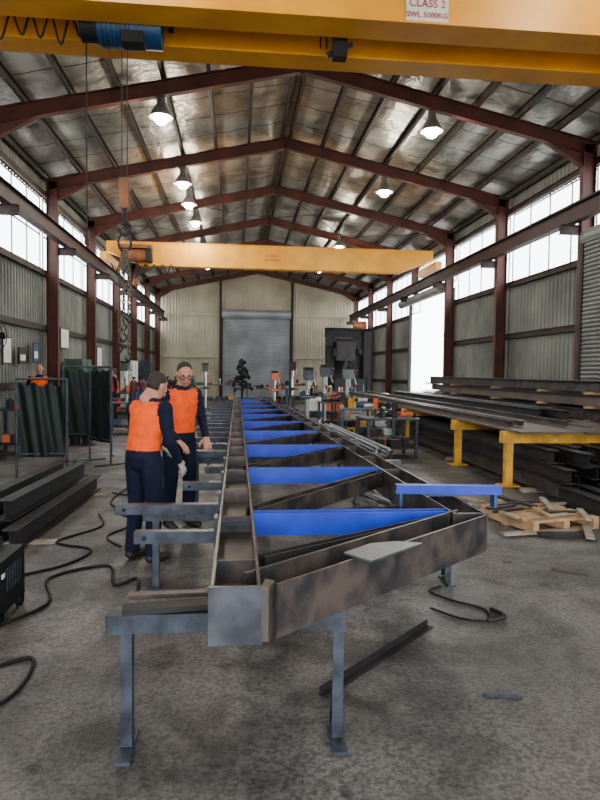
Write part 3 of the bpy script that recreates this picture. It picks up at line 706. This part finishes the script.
for k in range(26):
    x=random.uniform(2.6,4.0); y=random.uniform(6.1,8.3); l=random.uniform(.25,.9); a=random.choice([.2,1.4,.5,1.8])+random.uniform(-.3,.3); z=.02+.014*(k%4)
    b.box((x,y,z+ (0.13 if abs(x-3.45)<.55 and abs(y-6.9)<.55 else 0)),(l,random.uniform(.04,.10),.022),random.choice([wood,wood2,wood2,dark]),rz=a)
b.obj('timber_offcuts')
b=B()
for k in range(60):
    x=random.uniform(1.75,2.5); y=random.uniform(6.5,9.3) if k%2 else random.uniform(6.5,14); l=random.uniform(.15,.9); a=random.uniform(1.2,2.0); z=.015+.01*(k%5)
    b.box((x,y,z),(l,random.uniform(.03,.08),.02),random.choice([galv,dark,rusty,bright,wood2]),rz=a)
b.obj('steel_scrap_pile')
b=B()
for k in range(9): b.cyl((1.9+.07*k,9.5+.2*(k%3),.46+.035*(k%2)),(1.75+.06*k,14.5,.46+.035*(k%2)),.028,random.choice([galv,rusty,bright]),n=8)
for y in(10.2,13.8):
    b.box((2.1,y,.41),(.95,.06,.05),dark)
    for x in(1.68,2.52): b.box((x,y,.2),(.05,.06,.4),dark)
b.obj('round_bar_bundle')
for (x,y,m) in((3.7,25.,blue2),(2.9,23.2,white),(3.5,22.6,orangep),(5.8,25,white)):
    b=B(); b.lathe((x,y,0),[(0,.0),(.29,.0),(.29,.28),(.3,.3),(.29,.32),(.29,.58),(.3,.6),(.29,.62),(.29,.88),(.27,.88),(.27,.86),(0,.86)],m); b.obj('oil_drum')
b=B()
for k,(y,w,h,m) in enumerate(((19.5,1.2,2.,green),(21.3,1.,1.8,galv),(28.5,1.5,2.1,white),(34,1.6,2.2,galv))):
    b.box((-4.75,y,h/2+.04),(.5,w,h-.08),m); b.box((-4.49,y,h/2),(.012,w*.94,h*.9),m); b.box((-4.48,y,h/2),(.015,.015,h*.9),dark); b.box((-4.75,y,.02),(.45,w*.9,.04),dark); b.box((-4.47,y+.07,h/2),(.02,.02,.15),dark)
b.obj('tool_cabinets')
b=B()
for (y,z,w,h,m) in((14.6,2.1,.5,.6,white),(15.6,2.0,.5,.4,redd),(16.6,2.1,.4,.5,blue2),(19.3,2.6,.9,.6,white),(24.,2.1,.8,.9,white)):
    b.box((XL+.2,y,z),(.02,w,h),dark); b.box((XL+.212,y,z),(.01,w*.9,h*.9),m); b.box((XL+.219,y,z-.1*h),(.005,w*.7,h*.35),white)
b.obj('notice_boards')
b=B()
fx,fy=-4.6,12.2
b.cyl((fx,fy,.02),(fx,fy,.05),.3,dark,n=24); b.cyl((fx,fy,.05),(fx,fy,2.1),.025,dark); b.cyl((fx,fy+.12,2.3),(fx,fy-.05,2.3),.08,dark)
for r in(.38,.3,.2,.1): b.tube([(fx+r*math.cos(a),fy-.1,2.3+r*math.sin(a)) for a in [i*math.pi/8 for i in range(16)]],.008,dark,n=5,sub=2,closed=True)
for k in range(12): a=k*math.pi/6; b.cyl((fx,fy-.12,2.3),(fx+.38*math.cos(a),fy-.1,2.3+.38*math.sin(a)),.005,dark,n=5)
for k in range(3):
    a=k*2.094; c=V((fx+.18*math.cos(a),fy-.06,2.3+.18*math.sin(a))); R=Matrix.Rotation(-a,3,'Y')@Matrix.Rotation(.5,3,'X'); b.box(c,(.3,.008,.14),dark,R=R)
b.obj('pedestal_fan')
# ------------------------------------------------------------ light
w=bpy.data.worlds.new('sky'); scene.world=w; w.use_nodes=True
bg=w.node_tree.nodes['Background']; bg.inputs[0].default_value=(.93,.96,1,1); bg.inputs[1].default_value=11.
def portal(loc,rot,sx,sy):
    l=bpy.data.lights.new('daylight','AREA'); l.shape='RECTANGLE'; l.size=sx; l.size_y=sy
    try: l.cycles.is_portal=True
    except Exception: return
    o=bpy.data.objects.new('daylight',l); scene.collection.objects.link(o); o.location=loc; o.rotation_euler=rot
portal((1.3,Y0-.1,2.45),(math.radians(90),0,0),10.0,4.9)
portal((XL-.1,18.2,5.3),(0,-math.radians(90),0),1.95,45.4)
portal((XR+.1,18.2,5.3),(0,math.radians(90),0),1.95,45.4)
portal((XR+.1,25.4,2.45),(0,math.radians(90),0),4.9,5.6)
# ------------------------------------------------------------ camera
cam=bpy.data.cameras.new('camera'); co=bpy.data.objects.new('camera',cam); scene.collection.objects.link(co)
cam.sensor_fit='HORIZONTAL'; cam.sensor_width=36; cam.lens=37.8; cam.clip_end=300
co.matrix_world=Matrix.Translation((0,0,1.7))@Matrix.Rotation(-math.radians(5.7),4,'Z')@Matrix.Rotation(math.radians(90-2.55),4,'X')@Matrix.Rotation(math.radians(.7),4,'Z')
scene.camera=co
